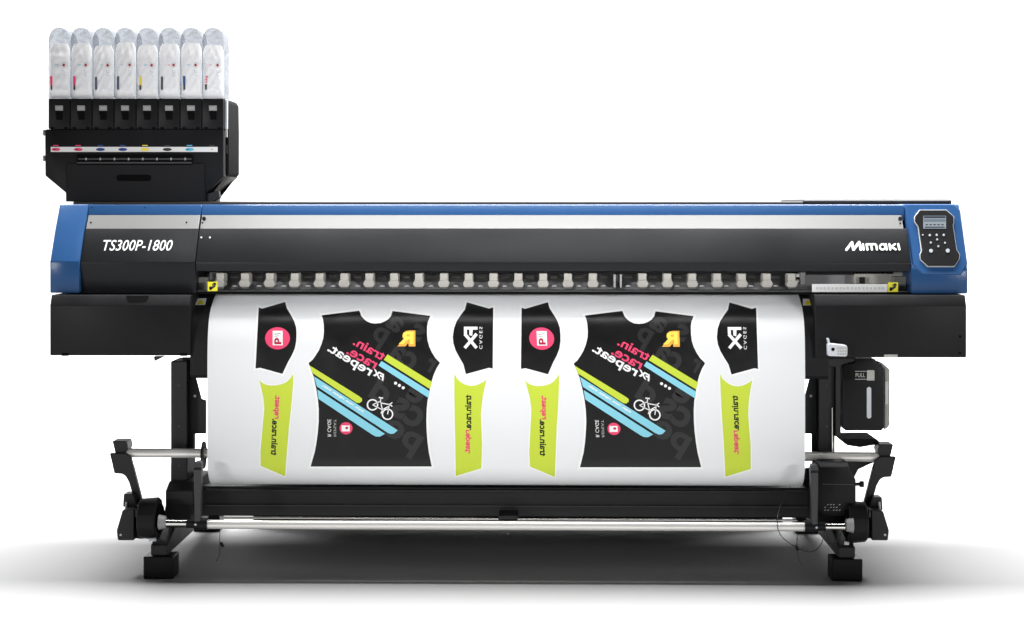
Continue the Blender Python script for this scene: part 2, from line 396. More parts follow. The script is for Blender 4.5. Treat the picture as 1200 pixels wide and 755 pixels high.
for i in range(24):
    cx = 260.3+28.95*i
    if i == 23: cx = 926
    x0 = X(cx+1.0*(600-cx)/340, .50)
    if i == 16:
        b = MB()
        for dx in (-.011, .011): b.wbox((x0+dx-.003, .43, P(600, 337, .43).z), (x0+dx+.003, .52, P(600, 321, .5).z), 'label_white', .001)
        b.make('pinch_roller', PR); continue
    m_ = 'holder_beige'
    b = MB()
    b.wbox((x0-.0145, .442, P(600, 331, .442).z), (x0+.0145, .52, P(600, 320.5, .442).z), m_, .0015)
    zb = P(600, 336.5, .43).z; zt = P(600, 328.5, .43).z
    b.solid([(x0-.0155, .43, zb), (x0+.0155, .43, zb), (x0+.021, .43, zb+.012), (x0+.0145, .43, zt), (x0-.0145, .43, zt), (x0-.021, .43, zb+.012)],
            [(x0-.0155, .4745, zb), (x0+.0155, .4745, zb), (x0+.021, .4745, zb+.012), (x0+.0145, .4745, zt), (x0-.0145, .4745, zt), (x0-.021, .4745, zb+.012)], m_, .0012)
    o = b.make('pinch_roller', PR)
    MB().tube([(x0-.012, .45, zb-.002), (x0+.012, .45, zb-.002)], .0065, 'holder_grey', 10).make('roller', o)
# things at both ends of the window
b = MB().box(231.5, 325, 242, 341, .42, .5, 'tank_grey', .002)
b.box(245, 319, 254, 329, .46, .53, 'holder_grey', .002); b.box(254.3, 321, 256.2, 327, .45, .53, 'holder_grey', .001)
b.make('media_clamp', PR)
b = MB().box(938, 319, 944, 334, .44, .54, 'holder_grey', .002); b.box(933, 321, 937.4, 325, .45, .53, 'label_white', .001); b.box(933, 328, 937.4, 332, .45, .53, 'label_white', .001)
b.make('media_clamp', PR)
b = MB().box(1001, 318, 1064, 333, .50, .543, 'holder_beige', .003); b.box(1008, 325, 1014, 333, .48, .4995, 'black_steel', .002)
b.box(1047, 324, 1064, 340, .44, .48, 'tank_grey', .003); b.make('station_cover', PR)
b = MB().rect(951.5, 333, 1040, 343, 'label_white', aty(.364))
for k in range(18): b.rect(956+k*4.5+random.random(), 336+random.random(), 958.6+k*4.5+random.random(), 339.5, 'slot_grey', aty(.3635))
b.make('instruction_label', PR)
def hand_mark(x0, x1, y0, y1, y):
    b = MB().rect(x0, y0, x1, y1, 'label_yellow', aty(y)); f_ = aty(y-.0006); wd = x1-x0; h = y1-y0
    b.line((x0+.2*wd, y0+.85*h), (x0+.75*wd, y0+.4*h), 2.6, 'tag_black', f_); b.line((x0+.45*wd, y0+.35*h), (x0+.7*wd, y0+.15*h), 1.6, 'tag_black', f_)
    b.disc(x0+.72*wd, y0+.25*h, 1.7, 1.7, 'tag_black', f_, 10); b.disc(x0+.3*wd, y0+.65*h, 1.8, 1.8, 'tag_black', f_, 10)
    b.make('warning_label', PR)
hand_mark(243.3, 255, 330.3, 341.2, .363); hand_mark(1040.5, 1052.5, 331, 342.3, .363)
MB().wbox((xm+.002, .366, wz0), (xr0-.002, .3685, wz1), 'clear_pane', 0).make('window', PR)
MB().wbox((xm+.002, .362, wz0-.0095), (xr0-.002, .371, wz0-.0005), 'deep_black', .001).make('window_seal', PR)

# ---- lower side boxes
LB = .290
def side_box(x0, x1, rb, name='side_cover'):
    pr = prof([(345.8, .310), (358.5, LB), (rb-1, LB), (rb, LB+.004)], 200 if x0 < 0 else 1000) + [(1.24, P(600, rb, LB).z), (1.24, P(600, 345.8, .310).z)]
    return MB().extr(pr, x0, x1, 'black_plastic', .003, 2)
xs0, xs1 = X(58.5, LB, 390), X(222.5, LB, 390)
o = side_box(xs0, xs1, 417).make('side_cover', PR)
fb = slope(345.8, .310, 358.5, LB, .001, 200)
MB().poly([(147.5, 346.6), (175, 346.6), (172, 352.6), (169, 354.2), (152, 354.2), (149, 352.5)], 'deep_black', fb).make('handle_recess_shade', o)  # recess drawn as a flat black patch, its shade put into the colour
for c0, c1 in ((72, 80), (211, 219)): MB().box(c0, 414, c1, 417.4, LB-.002, LB+.01, 'deep_black', .0005).make('slot', o)
MB().prism([(180, 418), (192, 418), (181, 423.5)], LB+.02, LB+.05, 'black_steel', .001).make('latch', o)
xs2, xs3 = X(955.5, LB, 390), X(1132.5, LB, 390)
o = side_box(xs2, xs3, 419).make('side_cover', PR)
for cy in (394.5, 414): MB().disc(1125, cy, 1.5, 1.5, 'deep_black', aty(LB-.001), 12).make('screw_hole', o)
# perforated white media clip
b = MB().prism([(970.5, 404.5), (972, 402.5), (991.5, 404.6), (993.2, 407), (993, 416.5), (991.5, 418), (971, 417.4)], LB-.045, LB-.003, 'slot_grey', .002)
b.prism([(969.6, 396.8), (971.4, 396.8), (973.4, 405), (971, 405)], LB-.035, LB-.012, 'slot_grey', .001)
ff = aty(LB-.0463); b.disc(976.2, 409.6, 2.1, 2.1, 'deep_black', ff, 14)
for i in range(4):
    for j in range(3): b.rect(981.4+i*2.9, 407.2+j*3.4, 983.4+i*2.9, 409.3+j*3.4, 'tank_grey', ff)
b.make('lever', o)

# ---- curved media guide and the unseen light-blocking body behind it
def mkprof(rows, n=6):
    pts = [(P(600, r, y).z, y) for r, y in rows]; out = []
    for i in range(len(pts)-1):
        p0 = pts[max(i-1, 0)]; p1 = pts[i]; p2 = pts[i+1]; p3 = pts[min(i+2, len(pts)-1)]
        for k in range(n):
            t = k/n
            q = [.5*((2*p1[a])+(-p0[a]+p2[a])*t+(2*p0[a]-5*p1[a]+4*p2[a]-p3[a])*t*t+(-p0[a]+3*p1[a]-3*p2[a]+p3[a])*t**3) for a in (0, 1)]
            out.append((q[1], q[0]))
    out.append((pts[-1][1], pts[-1][0])); return out
prow = [(344.5, .47), (350, .43), (357, .39), (366, .352), (378, .326), (395, .309), (415, .302), (440, .30)]
PF = mkprof(prow)
inner = [(y+.0035, z-.002) for y, z in PF]
ring_ = inner + [(y+.016, z-.012) for y, z in inner[::-1]]
b = MB().extr(ring_, X(222.5, .30, 420), X(971, .30, 420), 'black_plastic', 0)
gd = b.make('media_guide', PR, 40)
def pmap_factory(prof_pts, eps):
    rows = []
    for i, (y, z) in enumerate(prof_pts):
        rows.append(HOR + (CAMZ-z)/((y-CPOS.y)/FWD.y)/TAN*600)
    def f(px, py):
        k = 0
        while k < len(rows)-2 and rows[k+1] < py: k += 1
        t = (py-rows[k])/(rows[k+1]-rows[k]); a = prof_pts[k]; c = prof_pts[k+1]
        y = a[0]+(c[0]-a[0])*t; z = a[1]+(c[1]-a[1])*t
        n = Vector((0, -(a[1]-c[1]), (c[0]-a[0])*-1)).normalized()
        if n.y > 0: n = -n
        d = ray(px, py); q = CPOS + d*((y-CPOS.y)/d.y)
        return Vector((q.x, y, z)) + n*eps
    return f
fg = pmap_factory(inner, .0012); fg2 = pmap_factory(inner, .0018); fg3 = pmap_factory(inner, .0024)
for x0, x1 in ((229, 241.5), (939.8, 953.5)):
    b = MB().poly([(x0+1, 350.3), (x1+.6, 350.3), (x1-1, 358.2), (x0-1 if x0 < 500 else x0+1, 358.2)], 'label_white', fg)
    c = (x0+x1)/2; b.poly([(c-3.5, 357.4), (c-2.6, 354.2), (c, 351.8), (c+2.6, 354.2), (c+3.6, 357.4)], 'label_yellow', fg2)
    b.disc(c, 355.4, .8, .8, 'ink_orange', fg3, 8); b.make('warning_label', gd)
MB().wbox((xs1+.004, .475, P(600, 432, .475).z), (xs2-.004, 1.25, wz0-.055), 'black_steel', .004).make('chassis_light_block', PR)  # hidden body box behind the guide, put in to block light
MB().wbox((-1.085, 1.235, FZ+.015), (1.085, 1.25, P(600, 431, .475).z), 'black_steel', .002).make('rear_light_block', PR)  # unseen plate, added to keep light from behind off the floor underneath

# ---- legs
def leg(sx):
    m = lambda px: px if sx < 0 else 1178.5-px          # the right leg mirrors the left one
    b = MB()
    xa, xb = sorted((X(m(200), .45, 500), X(m(219.5), .45, 500)))
    b.wbox((xa, .45, .26), (xb, .605, P(600, 424, .45).z), 'black_steel', .003)
    o = b.make('leg', PR)
    # bracket plate
    pts = [(m(213), 419), (m(240), 419), (m(241.5), 438), (m(228.5), 440.5), (m(235.8), 468), (m(241), 469.5), (m(241), 508.5), (m(227), 508.5), (m(227), 530), (m(219), 530), (m(219), 440)]
    br = MB().prism(pts, .50, .515, 'black_steel', .001)
    br.make('bracket', o)
    MB().disc(m(228.3), 464.3, 1.7, 1.7, 'label_white', aty(.4985), 12).make('screw', o)
    # base block, foot beam and foot
    xc = X(m(185.5), FY, 660); s_ = -1 if sx < 0 else 1
    b = MB()
    xc_ = xc; xc = xc-s_*.05
    b.solid([(xc-.05, .37, .19), (xc-.05, .37, .24), (xc-.05, .43, .265), (xc-.05, .70, .265), (xc-.05, .78, .12), (xc-.05, .30, .12)],
            [(xc+.05, .37, .19), (xc+.05, .37, .24), (xc+.05, .43, .265), (xc+.05, .70, .265), (xc+.05, .78, .12), (xc+.05, .30, .12)], 'black_steel', .003)
    b.make('leg_base', o); xc = xc_
    b = MB(); hw = .030
    b.solid([(xc-hw, FY+.012, FZ+.079), (xc-hw, FY+.012, FZ+.119), (xc-hw, FY+.22, .128), (xc-hw, .90, .128), (xc-hw, 1.24, FZ+.119), (xc-hw, 1.24, FZ+.079)],
            [(xc+hw, FY+.012, FZ+.079), (xc+hw, FY+.012, FZ+.119), (xc+hw, FY+.22, .128), (xc+hw, .90, .128), (xc+hw, 1.24, FZ+.119), (xc+hw, 1.24, FZ+.079)], 'black_steel', .004)
    b.make('foot_beam', o)
    for y0, y1 in ((FY, FY+.10), (1.15, 1.25)):
        MB().wbox((xc-.0535, y0, FZ), (xc+.0535, y1, FZ+.0785), 'black_plastic', .003).make('foot', o)
    for r_ in (452, 500, 546): MB().disc(m(209.5), r_, 1.3, 1.3, 'bracket_grey', aty(.4488), 10).make('bolt', o)
    return o
leg(-1); leg(1)
# cross beam between the legs
zt, zb = P(600, 571, .52).z, P(600, 606, .52).z
b = MB().wbox((X(233, .52, 590), .52, zb), (X(952, .52, 590), .60, zt), 'black_steel', .003)
b.wbox((X(240, .50, 590), .507, P(600, 594, .51).z), (X(948, .50, 590), .5195, P(600, 592.5, .51).z), 'bracket_grey', .0005)
b.wbox((X(240, .50, 590), .500, P(600, 577, .51).z), (X(948, .50, 590), .5195, P(600, 574, .51).z), 'black_steel', .001)
b.make('cross_beam', PR)

# ---- take-up shaft with its end arms
RC = (.30+.107, P(600, 533.5, .407).z)     # axis of the take-up roll
def take_up(sx):
    m = lambda px: px if sx < 0 else 1178.5-px
    dr = 0 if sx < 0 else 4
    b = MB()
    b.prism([(m(131.5), 517+dr), (m(148), 517+dr), (m(150), 524+dr), (m(147.5), 531.5+dr), (m(135), 531.5+dr)], RC[0]-.02, RC[0]+.06, 'black_steel', .002)
    b.prism([(m(128.3), 531.5+dr), (m(147), 531.5+dr), (m(153), 536+dr), (m(168.5), 596+dr), (m(161), 600+dr), (m(151), 565+dr), (m(147), 558+dr), (m(143), 555.5+dr), (m(134), 554.8+dr)], RC[0]-.035, RC[0]-.012, 'black_steel', .002)
    b.make('arm', PR)
    # weight box at the foot of the arm
    b = MB().prism([(m(145), 579+dr), (m(156), 579+dr), (m(160), 590+dr), (m(158), 596+dr), (m(144), 594+dr)], .34, .40, 'black_steel', .002)
    b.prism([(m(143.5), 598+dr*.3), (m(157.5), 596+dr*.3), (m(157), 633.5), (m(138), 633.5), (m(136.5), 622)], .27, .36, 'black_steel', .003)
    b.prism([(m(157), 592+dr), (m(166), 594+dr), (m(168), 632), (m(158), 631)], .30, .37, 'black_plastic', .002)
    o = b.make('handle', PR)
    MB().tube([P(m(147.5), 597, .33), P(m(148), 588.5, .33)], .004, 'slot_grey', 8).make('spring_pin', o)
    MB().tube([P(m(158.5), 606, .29), P(m(158.5), 596.5, .29)], .0045, 'slot_grey', 8).make('spring_pin', o)
    MB().disc(m(141.3), 627, 1.4, 1.4, 'slot_grey', aty(.2685), 10).make('screw', o)
    # toothed drive cover
    pts = []
    b = MB(); xa = X(m(163.5), .27, 610); xb = X(m(185.5), .27, 610); yc = .285; zc = P(600, 609+dr*.4, yc).z
    k8 = lambda r: [(yc+r*math.cos(2*math.pi*k/10+.3), zc+r*math.sin(2*math.pi*k/10+.3)) for k in range(10)]
    b.solid([(xa, y, z) for y, z in k8(.071)], [(xb, y, z) for y, z in k8(.077)], 'black_plastic', .003)
    s_ = 1 if xb > xa else -1
    b.solid([(xb+.0005*s_, y, z) for y, z in k8(.055)], [(xb+.010*s_, y, z) for y, z in k8(.05)], 'deep_black', .001)
    b.make('drive_cover', PR)
    MB().tube([(xb-.02, yc-.07, zc-.062), (xb+.004*s_, yc-.072, zc-.062)], .006, 'slot_grey', 8).make('bolt', PR)
    return zc
zL = take_up(-1); zR = take_up(1)
YP = .22
def rowz(px, r, y): return P(px, r, y)
b = MB(); b.tube([P(148, 530.8, RC[0]), P(1031, 535.5, RC[0])], .0172, 'satin_steel', 24); b.make('take_up_shaft', PR, 40)
b = MB(); b.tube([P(192, 613.0, YP), P(990, 617.3, YP)], .0125, 'chrome', 20); b.make('inner_pipe', PR, 40)
b = MB(); b.tube([P(243, 614.6, YP), P(949, 617.6, YP)], .0158, 'satin_steel', 24); b.make('tension_pipe', PR, 40)
b = MB(); b.tube([P(259, 606.8, .40), P(585, 608.6, .40)], .0050, 'chrome', 12); b.make('guide_rod', PR, 40)
b = MB(); b.tube([P(606, 608.8, .40), P(934, 610.0, .40)], .0050, 'chrome', 12); b.make('guide_rod', PR, 40)
MB().box(584, 604.5, 607, 609.4, .385, .50, 'black_steel', .002).make('rod_bracket', PR)
b = MB().prism([(592.5, 626), (595.5, 621), (598, 625), (596.5, 627.5)], YP, YP+.01, 'bracket_grey', .001).make('sensor', PR)
for sx in (-1, 1):
    m = (lambda px: px) if sx < 0 else (lambda px: 1186-px)
    dr = 0 if sx < 0 else 3.5
    # flange, clamp, upright
    pa, pb = P(m(186.5), 612+dr, YP), P(m(194.5), 612+dr, YP)
    MB().tube([pa, pb], [.027, .021], 'holder_grey', 18).make('flange', PR)
    b = MB().tube([P(m(219), 613.5+dr*.9, YP), P(m(229), 613.5+dr*.9, YP)], .0165, 'black_plastic', 16)
    b.tube([P(m(228), 614+dr*.9, YP), P(m(243.5), 614+dr*.9, YP)], .0215, 'black_plastic', 16)
    o = b.make('pipe_clamp', PR)
    MB().disc(m(229), 615+dr, 1.4, 1.4, 'slot_grey', aty(YP-.0235), 10).make('screw', o)
    b = MB().prism([(m(227), 545+dr), (m(228.5), 541+dr), (m(235), 541+dr), (m(236), 545+dr), (m(234.5), 612+dr), (m(227.5), 612+dr)], YP-.022, YP+.014, 'bracket_grey', .003)
    b.box(min(m(226.6), m(236.2)), 548+dr, max(m(226.6), m(236.2)), 551+dr, YP-.0235, YP-.0225, 'black_plastic', .0003)
    b.make('upright', PR)
    # roll flange beside the paper
    e0, e1 = (241, 243.5) if sx < 0 else (944, 952)
    cpt = P(e0, 533.5, RC[0]); dpt = P(e1, 533.5, RC[0])
    if sx < 0: MB().tube([(cpt.x-.010, RC[0], RC[1]-.002), (dpt.x-.012, RC[0], RC[1]-.002)], .05, 'black_plastic', 24).make('roll_flange', PR)
    else:
        MB().tube([(cpt.x, RC[0], P(945, 556, .4).z), (P(957, 556, .4).x, RC[0], P(945, 556, .4).z)], [.022, .027], 'black_plastic', 20).make('roll_flange', PR)
# take-up motor housing on the right
b = MB().prism([(957, 545), (994, 543), (996, 552), (1003, 562), (1003, 590), (996, 598), (991, 605), (966, 605), (957, 598)], .265, .38, 'black_plastic', .004, 2)
b.wbox((P(960, 545, .25).x, .258, P(960, 548.5, .25).z), (P(994, 545, .25).x, .33, P(960, 541.5, .25).z), 'bracket_grey', .004)
o = b.make('motor_housing', PR)
b = MB(); fm = aty(.2635)
for j in range(3):
    for i in range(6):
        if (i*3+j) % 4: b.line((966+i*3.4, 592+j*3.2), (967.8+i*3.4, 592+j*3.2-.9), .8, 'tank_grey', fm)
b.line((964, 567.5), (1001, 568), .7, 'bracket_grey', fm); b.make('warning_text', o)
b = MB().tube([P(1002, 567.5, .30), P(1008, 567.5, .30)], .006, 'black_steel', 10); b.tube([P(1007.5, 567.5, .30), P(1012, 567.5, .30)], .011, 'black_plastic', 12); b.make('knob', o)
# ledge above the motor
b = MB().prism([(987, 515), (1027, 514.5), (1031, 518), (1029, 521), (1008, 524.5), (992, 522)], .43, .62, 'matte_black', .003)
b.prism([(980, 537), (1029, 540), (1006, 550), (1001, 560), (985, 560)], .44, .47, 'black_steel', .002); b.make('tray', PR)

# ---- waste ink tank on the right
tank = [(988, 430), (991, 427), (1001, 425.8), (1003, 421), (1026, 421), (1027.5, 426), (1033, 427.5), (1036, 432), (1036, 501), (1033, 505), (991, 505), (987.5, 501)]
wt = MB().prism(tank, .42, .52, 'black_plastic', .003, 2).make('waste_ink_tank', PR)
b = MB().prism([(1028, 424.5), (1034, 425.2), (1043, 433.5), (1043, 498), (1040, 502), (1036.5, 504), (1036.8, 432)], .455, .54, 'tank_grey', .004, 2)
b.make('bottle', wt); MB().prism([(1037.3, 447), (1040.5, 447), (1040.5, 474), (1037.3, 474)], .4515, .456, 'label_white', .0005).make('grip', wt)
b = MB().poly([(1016.6, 434), (1024, 434), (1024.8, 435), (1024.8, 446), (1016, 446), (1016, 435)], 'tank_grey', aty(.4185)); b.make('tab', wt)
b = MB().text('PULL', 1008.2, 439.8, 11, 4.6, 'tank_grey', aty(.4188), bold=.01); b.line((1002, 435.3), (1016, 435.3), .7, 'tank_grey', aty(.4188)); b.line((1002, 444.6), (1016, 444.6), .7, 'tank_grey', aty(.4188)); b.make('lettering', wt)
n = 10; slot = [(1018.4+2.6*math.cos(math.pi+math.pi*k/n), 456.2+2.6*math.sin(math.pi+math.pi*k/n)) for k in range(n+1)] + [(1018.4+2.6*math.cos(math.pi*k/n), 488+2.6*math.sin(math.pi*k/n)) for k in range(n+1)]
MB().poly(slot, 'slot_grey', aty(.4185)).make('level_window', wt)
b = MB().prism([(961, 419.5), (1003, 419.5), (1003, 424), (992, 426), (985.5, 429), (985.5, 512), (979, 512), (979, 430), (961, 430)], .43, .60, 'black_steel', .002)
b.make('tank_bracket', PR)
MB().tube([P(975.3, 478, .44), P(975.5, 532, .44)], .0022, 'chrome', 8).make('rod', PR)
MB().box(1036, 415.5, 1052, 418.9, LB-.004, LB+.02, 'tank_grey', .001).make('latch', PR)

# ---- thin cables
def cable(pts, r, name='cable'):
    n = 5; q = []
    for i in range(len(pts)-1):
        p0, p1, p2, p3 = (Vector(pts[max(i-1, 0)]), Vector(pts[i]), Vector(pts[i+1]), Vector(pts[min(i+2, len(pts)-1)]))
        for k in range(n):
            t = k/n; q.append(.5*((2*p1)+(-p0+p2)*t+(2*p0-5*p1+4*p2-p3)*t*t+(-p0+3*p1-3*p2+p3)*t**3))
    q.append(Vector(pts[-1])); return MB().tube(q, r, 'cable_black', 6).make(name, PR)
cable([P(927, 570, .33), P(916, 590, .26), P(911, 608, .19), P(914, 626, .2), P(930, 640, .2), P(950, 647, .2), P(962, 638, .2), P(966, 622, .22)], .0014)
cable([P(968, 624, .2), P(974, 637, .2), P(982, 632, .2), P(990, 614, .22)], .0018)
cable([P(257.5, 620, .21), P(257.5, 640, .21), P(257, 651, .21), P(253, 658, .21)], .0012)
cable([P(934.5, 622, .21), P(934, 640, .21), P(936, 655, .21), P(939.5, 662, .21)], .0013)
cable([P(1004, 575, .3), P(1010, 583, .3), P(1011, 592, .3)], .0010)
for cx, cy in ((260, 639), (934, 643)): MB().tube([P(cx-1.5, cy-3, .21), P(cx+1.5, cy+2, .208)], .006, 'black_plastic', 8).make('sensor', PR)

# ================================================================ printed sheet
SH = thing('printed_sheet', 'white sheet printed with black jersey pieces, hanging down the front of the printer', 'printed media', (0, .35, .3))
RR = .107
sheet = list(PF)
zc = RC[1]
zlast = PF[-1][1]
for k in range(1, 12): sheet.append((.30, zlast+(zc-zlast)*k/11))
for k in range(1, 40):
    a = R(180+7.5*k); sheet.append((.30+RR+RR*math.cos(a), zc+RR*math.sin(a)))
x0, x1 = X(243, .30, 470), X(943.5, .30, 470)
v = []; f = []
for i, (y, z) in enumerate(sheet):
    v += [(x0, y, z), (x1, y, z)]
    if i: f.append([2*i-2, 2*i, 2*i+1, 2*i-1])
b = MB().raw(v, f, 'paper')
k0 = len(PF)+11
b.tube([(x0+.001, .30+RR, zc), (x1-.001, .30+RR, zc)], RR-.0015, 'paper', 48)
sh = b.make('sheet', SH, 50)
vis = sheet[:len(PF)+11+12]
L1, L2, L3, L4, L5 = (pmap_factory(vis, e) for e in (.0006, .0010, .0014, .0018, .0022))
ROWS = [346+3*i for i in range(32)] + [530+2*i for i in range(21)]
sleeve_l = [(303.2, 360.9), (307, 362.4), (334.2, 354.5), (336, 361.7), (340.5, 369), (344.8, 376.8), (347, 384), (347.5, 391), (347.2, 400), (345.6, 408.6), (342, 417), (337.7, 424.4), (331, 438.7), (305, 431.6), (299.5, 432.4)]
sleeve_r = [(547, 354.6), (573, 362), (578, 360.6), (577.4, 432), (573, 431.2), (546, 438.6), (543, 427), (538, 418.5), (534, 411), (531.4, 403), (530.6, 395), (532, 385), (535, 377), (540, 369.5), (545, 363)]
jersey = [(377, 370), (421, 364.6), (423.6, 371), (426.5, 374.4), (430, 377), (434.5, 379), (440, 379.6), (446, 379), (451, 377), (455, 374.5), (458, 371), (460, 365), (504.4, 370.6), (501.6, 377), (500.6, 383), (500.4, 391), (501, 399), (503, 406.5), (506, 413), (510, 419.5), (515.6, 425.4), (511.5, 432), (508, 440), (505, 450), (503, 460), (501, 470), (500, 480), (499.6, 493), (500, 506), (501, 518), (502.4, 530), (506, 547), (364, 547.4), (369, 530), (371, 519), (372.4, 508), (373.6, 494), (373.6, 480), (372.6, 469), (371, 458), (367.6, 442), (364.6, 434), (361.6, 426), (366, 422.4), (370, 417), (374, 410.5), (377, 403), (379, 396), (379.6, 389), (379.4, 381), (378.6, 375)]
lime_l = [(303.8, 445.2), (306, 448.3), (309, 450.3), (313, 451.8), (317.6, 452.4), (324, 452.2), (329.6, 451), (333.5, 449.6), (336.5, 447.7), (340.5, 443.6), (343.7, 438.7), (343.6, 450), (341, 479.6), (339, 498), (337.4, 515.8), (334, 558.8), (305.5, 546.8), (305.3, 529.5), (307.5, 505), (309.8, 479.6), (308.6, 467), (306.4, 457)]
lime_r = [(532.4, 438), (535.5, 444), (540, 448), (545.5, 451.2), (552, 452.4), (557.5, 451.9), (562, 450), (566.4, 447.8), (570, 445), (568, 454), (566, 464), (564.4, 475), (563.6, 486), (564.2, 503), (565, 520), (564, 549), (534, 558), (533.6, 520), (532.8, 490), (532.4, 460)]
def seti(k):
    if k == 0: return lambda p: p
    return lambda p: (p[0]+308+(p[1]-360)*.041, p[1])
for k in (0, 1):
    sf = seti(k); T = lambda pts: [sf(p) for p in pts]; C = lambda x, y: sf((x, y))
    W = lambda fn: (lambda x, y: fn(*sf((x, y))))            # lay art of the first set on the second
    A1, A2, A3, A4 = W(L2), W(L3), W(L4), W(L5); A0 = W(L1)
    # sleeve with the pink roundel
    b = MB(ROWS); b.poly(grow(sleeve_l, 2.2), 'paper_edge', A0); b.poly(sleeve_l, 'ink_black', A1)
    b.disc(325.3, 397, 14.6, 13, 'ink_pink', A2, 32); b.rect(319.6, 388.2, 331.4, 405.2, 'ink_white', A3)
    b.text('b', 325.6, 400.2, 7.6, 8.2, 'ink_red', A4, ang=90, mirror=True, bold=.04); b.line((321.5, 392.5), (329, 391), .9, 'holder_grey', A4); b.line((322, 394.8), (327, 394), .7, 'holder_grey', A4)
    b.make('sleeve_print', SH, 50)
    # sleeve with the two big letters
    b = MB(ROWS); b.poly(grow(sleeve_r, 2.2), 'paper_edge', A0); b.poly(sleeve_r, 'ink_black', A1)
    b.poly([(543.7, 383.2), (559.6, 383.2), (559.6, 386.6), (554, 386.6), (553.4, 394), (550, 393), (550, 386.6), (547.2, 386.6), (547.2, 391.6), (543.7, 391.6)], 'ink_white', A2)
    b.line((544.6, 391.6), (558.6, 408), 3.6, 'ink_white', A3); b.line((558.6, 391.6), (544.6, 408), 3.6, 'ink_white', A4)
    b.text('CAGES', 563.5, 396.3, 26, 3.6, 'ink_white', A2, ang=90, mirror=True, bold=.0, spacing=1.35)
    b.make('sleeve_print', SH, 50)
    # jersey front
    b = MB(ROWS); b.poly(grow(jersey, 2.4), 'paper_edge', A0); b.poly(jersey, 'ink_black', A1)
    for txt, cx, cy, wd, h in (('a', 463, 380, 18, 18), ('s', 489, 390, 16, 20), ('ca', 472, 419, 34, 22), ('p', 444, 396, 17, 26), ('r', 504, 428, 10, 16), ('cs', 478, 484, 38, 25), ('pe', 470, 514, 46, 31), ('d', 448, 458, 22, 30), ('e', 487, 462, 20, 22)):
        b.text(txt, cx, cy, wd, h, 'ink_grey', A2, ang=32, mirror=True, bold=.03)
    lx = lambda q: q
    b.poly([(362.4, 428.4), (366.5, 437.8), (417.8, 472.3), (421.5, 472.8), (424.4, 470.3), (424.2, 467.3), (421, 464.8)], 'ink_lime', A3)
    b.poly([(368, 441.4), (371.4, 453.4), (454, 507.3), (458, 509), (462, 508.4), (466, 504.6)], 'ink_cyan', A3)
    b.poly([(372, 457), (373.4, 468), (436, 509.6), (440.5, 512), (445.5, 512), (451.2, 508.8)], 'ink_cyan', A3)
    b.poly([(454.2, 415.6), (506.2, 447.8), (503.8, 456.2), (449.8, 422)], 'ink_lime', A3)
    b.poly([(447.2, 423.4), (503.4, 458.6), (502.2, 466.6), (443.6, 428.6)], 'ink_cyan', A3)
    b.text('train. race. repeat. train.', 402, 467.5, 58, 3.6, 'ink_white', A4, ang=33, mirror=True, bold=.03)
    b.text('train.', 433, 409.2, 40, 10.5, 'ink_pink', A3, ang=29, mirror=True, bold=.02)
    b.text('race.', 424, 420.4, 38, 8.2, 'ink_pink', A3, ang=29, mirror=True, bold=.02)
    b.text('repeat.', 409.5, 423.6, 58, 13, 'ink_white', A3, ang=31, mirror=True, bold=.02)
    b.text('FX', 443.6, 439.6, 14, 7.6, 'ink_white', A3, ang=29, mirror=True, bold=.05, shear=.4)
    # rounded letter in orange over yellow
    b.text('R', 476.3, 397, 21, 18.5, 'ink_orange', A3, mirror=True, bold=.10); b.text('R', 475.9, 396.3, 17.5, 14.5, 'ink_yellow', A4, mirror=True, bold=.035)
    for cx, cy in ((463.6, 449.4), (468.1, 452.0), (472.6, 454.8)): b.disc(cx, cy, 1.8, 1.8, 'ink_white', A3, 12)
    # bicycle
    for cx, cy in ((436.6, 474.8), (454.2, 485.8)): b.ring(cx, cy, 5.2, 6.8, 'ink_white', A4, 24)
    for p, q, wd in (((436.6, 474.8), (446, 470.5), 1.1), ((446, 470.5), (448.2, 480.5), 1.2), ((448.2, 480.5), (436.6, 474.8), 1.1), ((448.2, 480.5), (456.5, 476), 1.2), ((446, 472.5), (456.5, 474.5), 1.2), ((456.5, 474), (454.2, 485.8), 1.2), ((445.8, 470.8), (446.6, 466.5), 1.1), ((444, 466.2), (449, 467), 1.5), ((456.6, 474.5), (459.8, 472), 1.2), ((455.6, 473.6), (459.8, 476.6), 1.4), ((448.2, 480.5), (446.5, 485), 1.1)):
        b.line(p, q, wd, 'ink_white', A4)
    b.disc(405.6, 502.4, 7.6, 7.2, 'ink_pink', A3, 24); b.rect(400.4, 499, 410, 506, 'ink_white', A4)
    b.disc(406.5, 502, 1.8, 1.5, 'ink_red', W(pmap_factory(vis, .0026)), 10)
    b.text('REPEAT', 392.5, 502, 20, 3.0, 'tank_grey', A3, ang=90, mirror=True, bold=.0); b.text('R CAGE', 386, 502, 20, 4.2, 'ink_white', A3, ang=90, mirror=True, bold=.0)
    b.make('jersey_print', SH, 50)
    # side panels
    b = MB(ROWS); b.poly(grow(lime_l, 1.5), 'paper_edge', A0); b.poly(lime_l, 'ink_lime', A1)
    b.text('train.race.', 322, 513, 43, 7.6, 'ink_black', A2, ang=92, mirror=True, bold=.03); b.text('repeat.', 324, 477.5, 28, 8.4, 'ink_pink', A2, ang=92, mirror=True, bold=.03)
    b.make('side_panel_print', SH, 50)
    b = MB(ROWS); b.poly(grow(lime_r, 1.5), 'paper_edge', A0); b.poly(lime_r, 'ink_lime', A1)
    b.text('train.race.', 548.6, 483.5, 41, 7.6, 'ink_black', A2, ang=-90, mirror=True, bold=.03); b.text('repeat.', 548.6, 518, 28, 8.4, 'ink_pink', A2, ang=-90, mirror=True, bold=.03)
    b.make('side_panel_print', SH, 50)

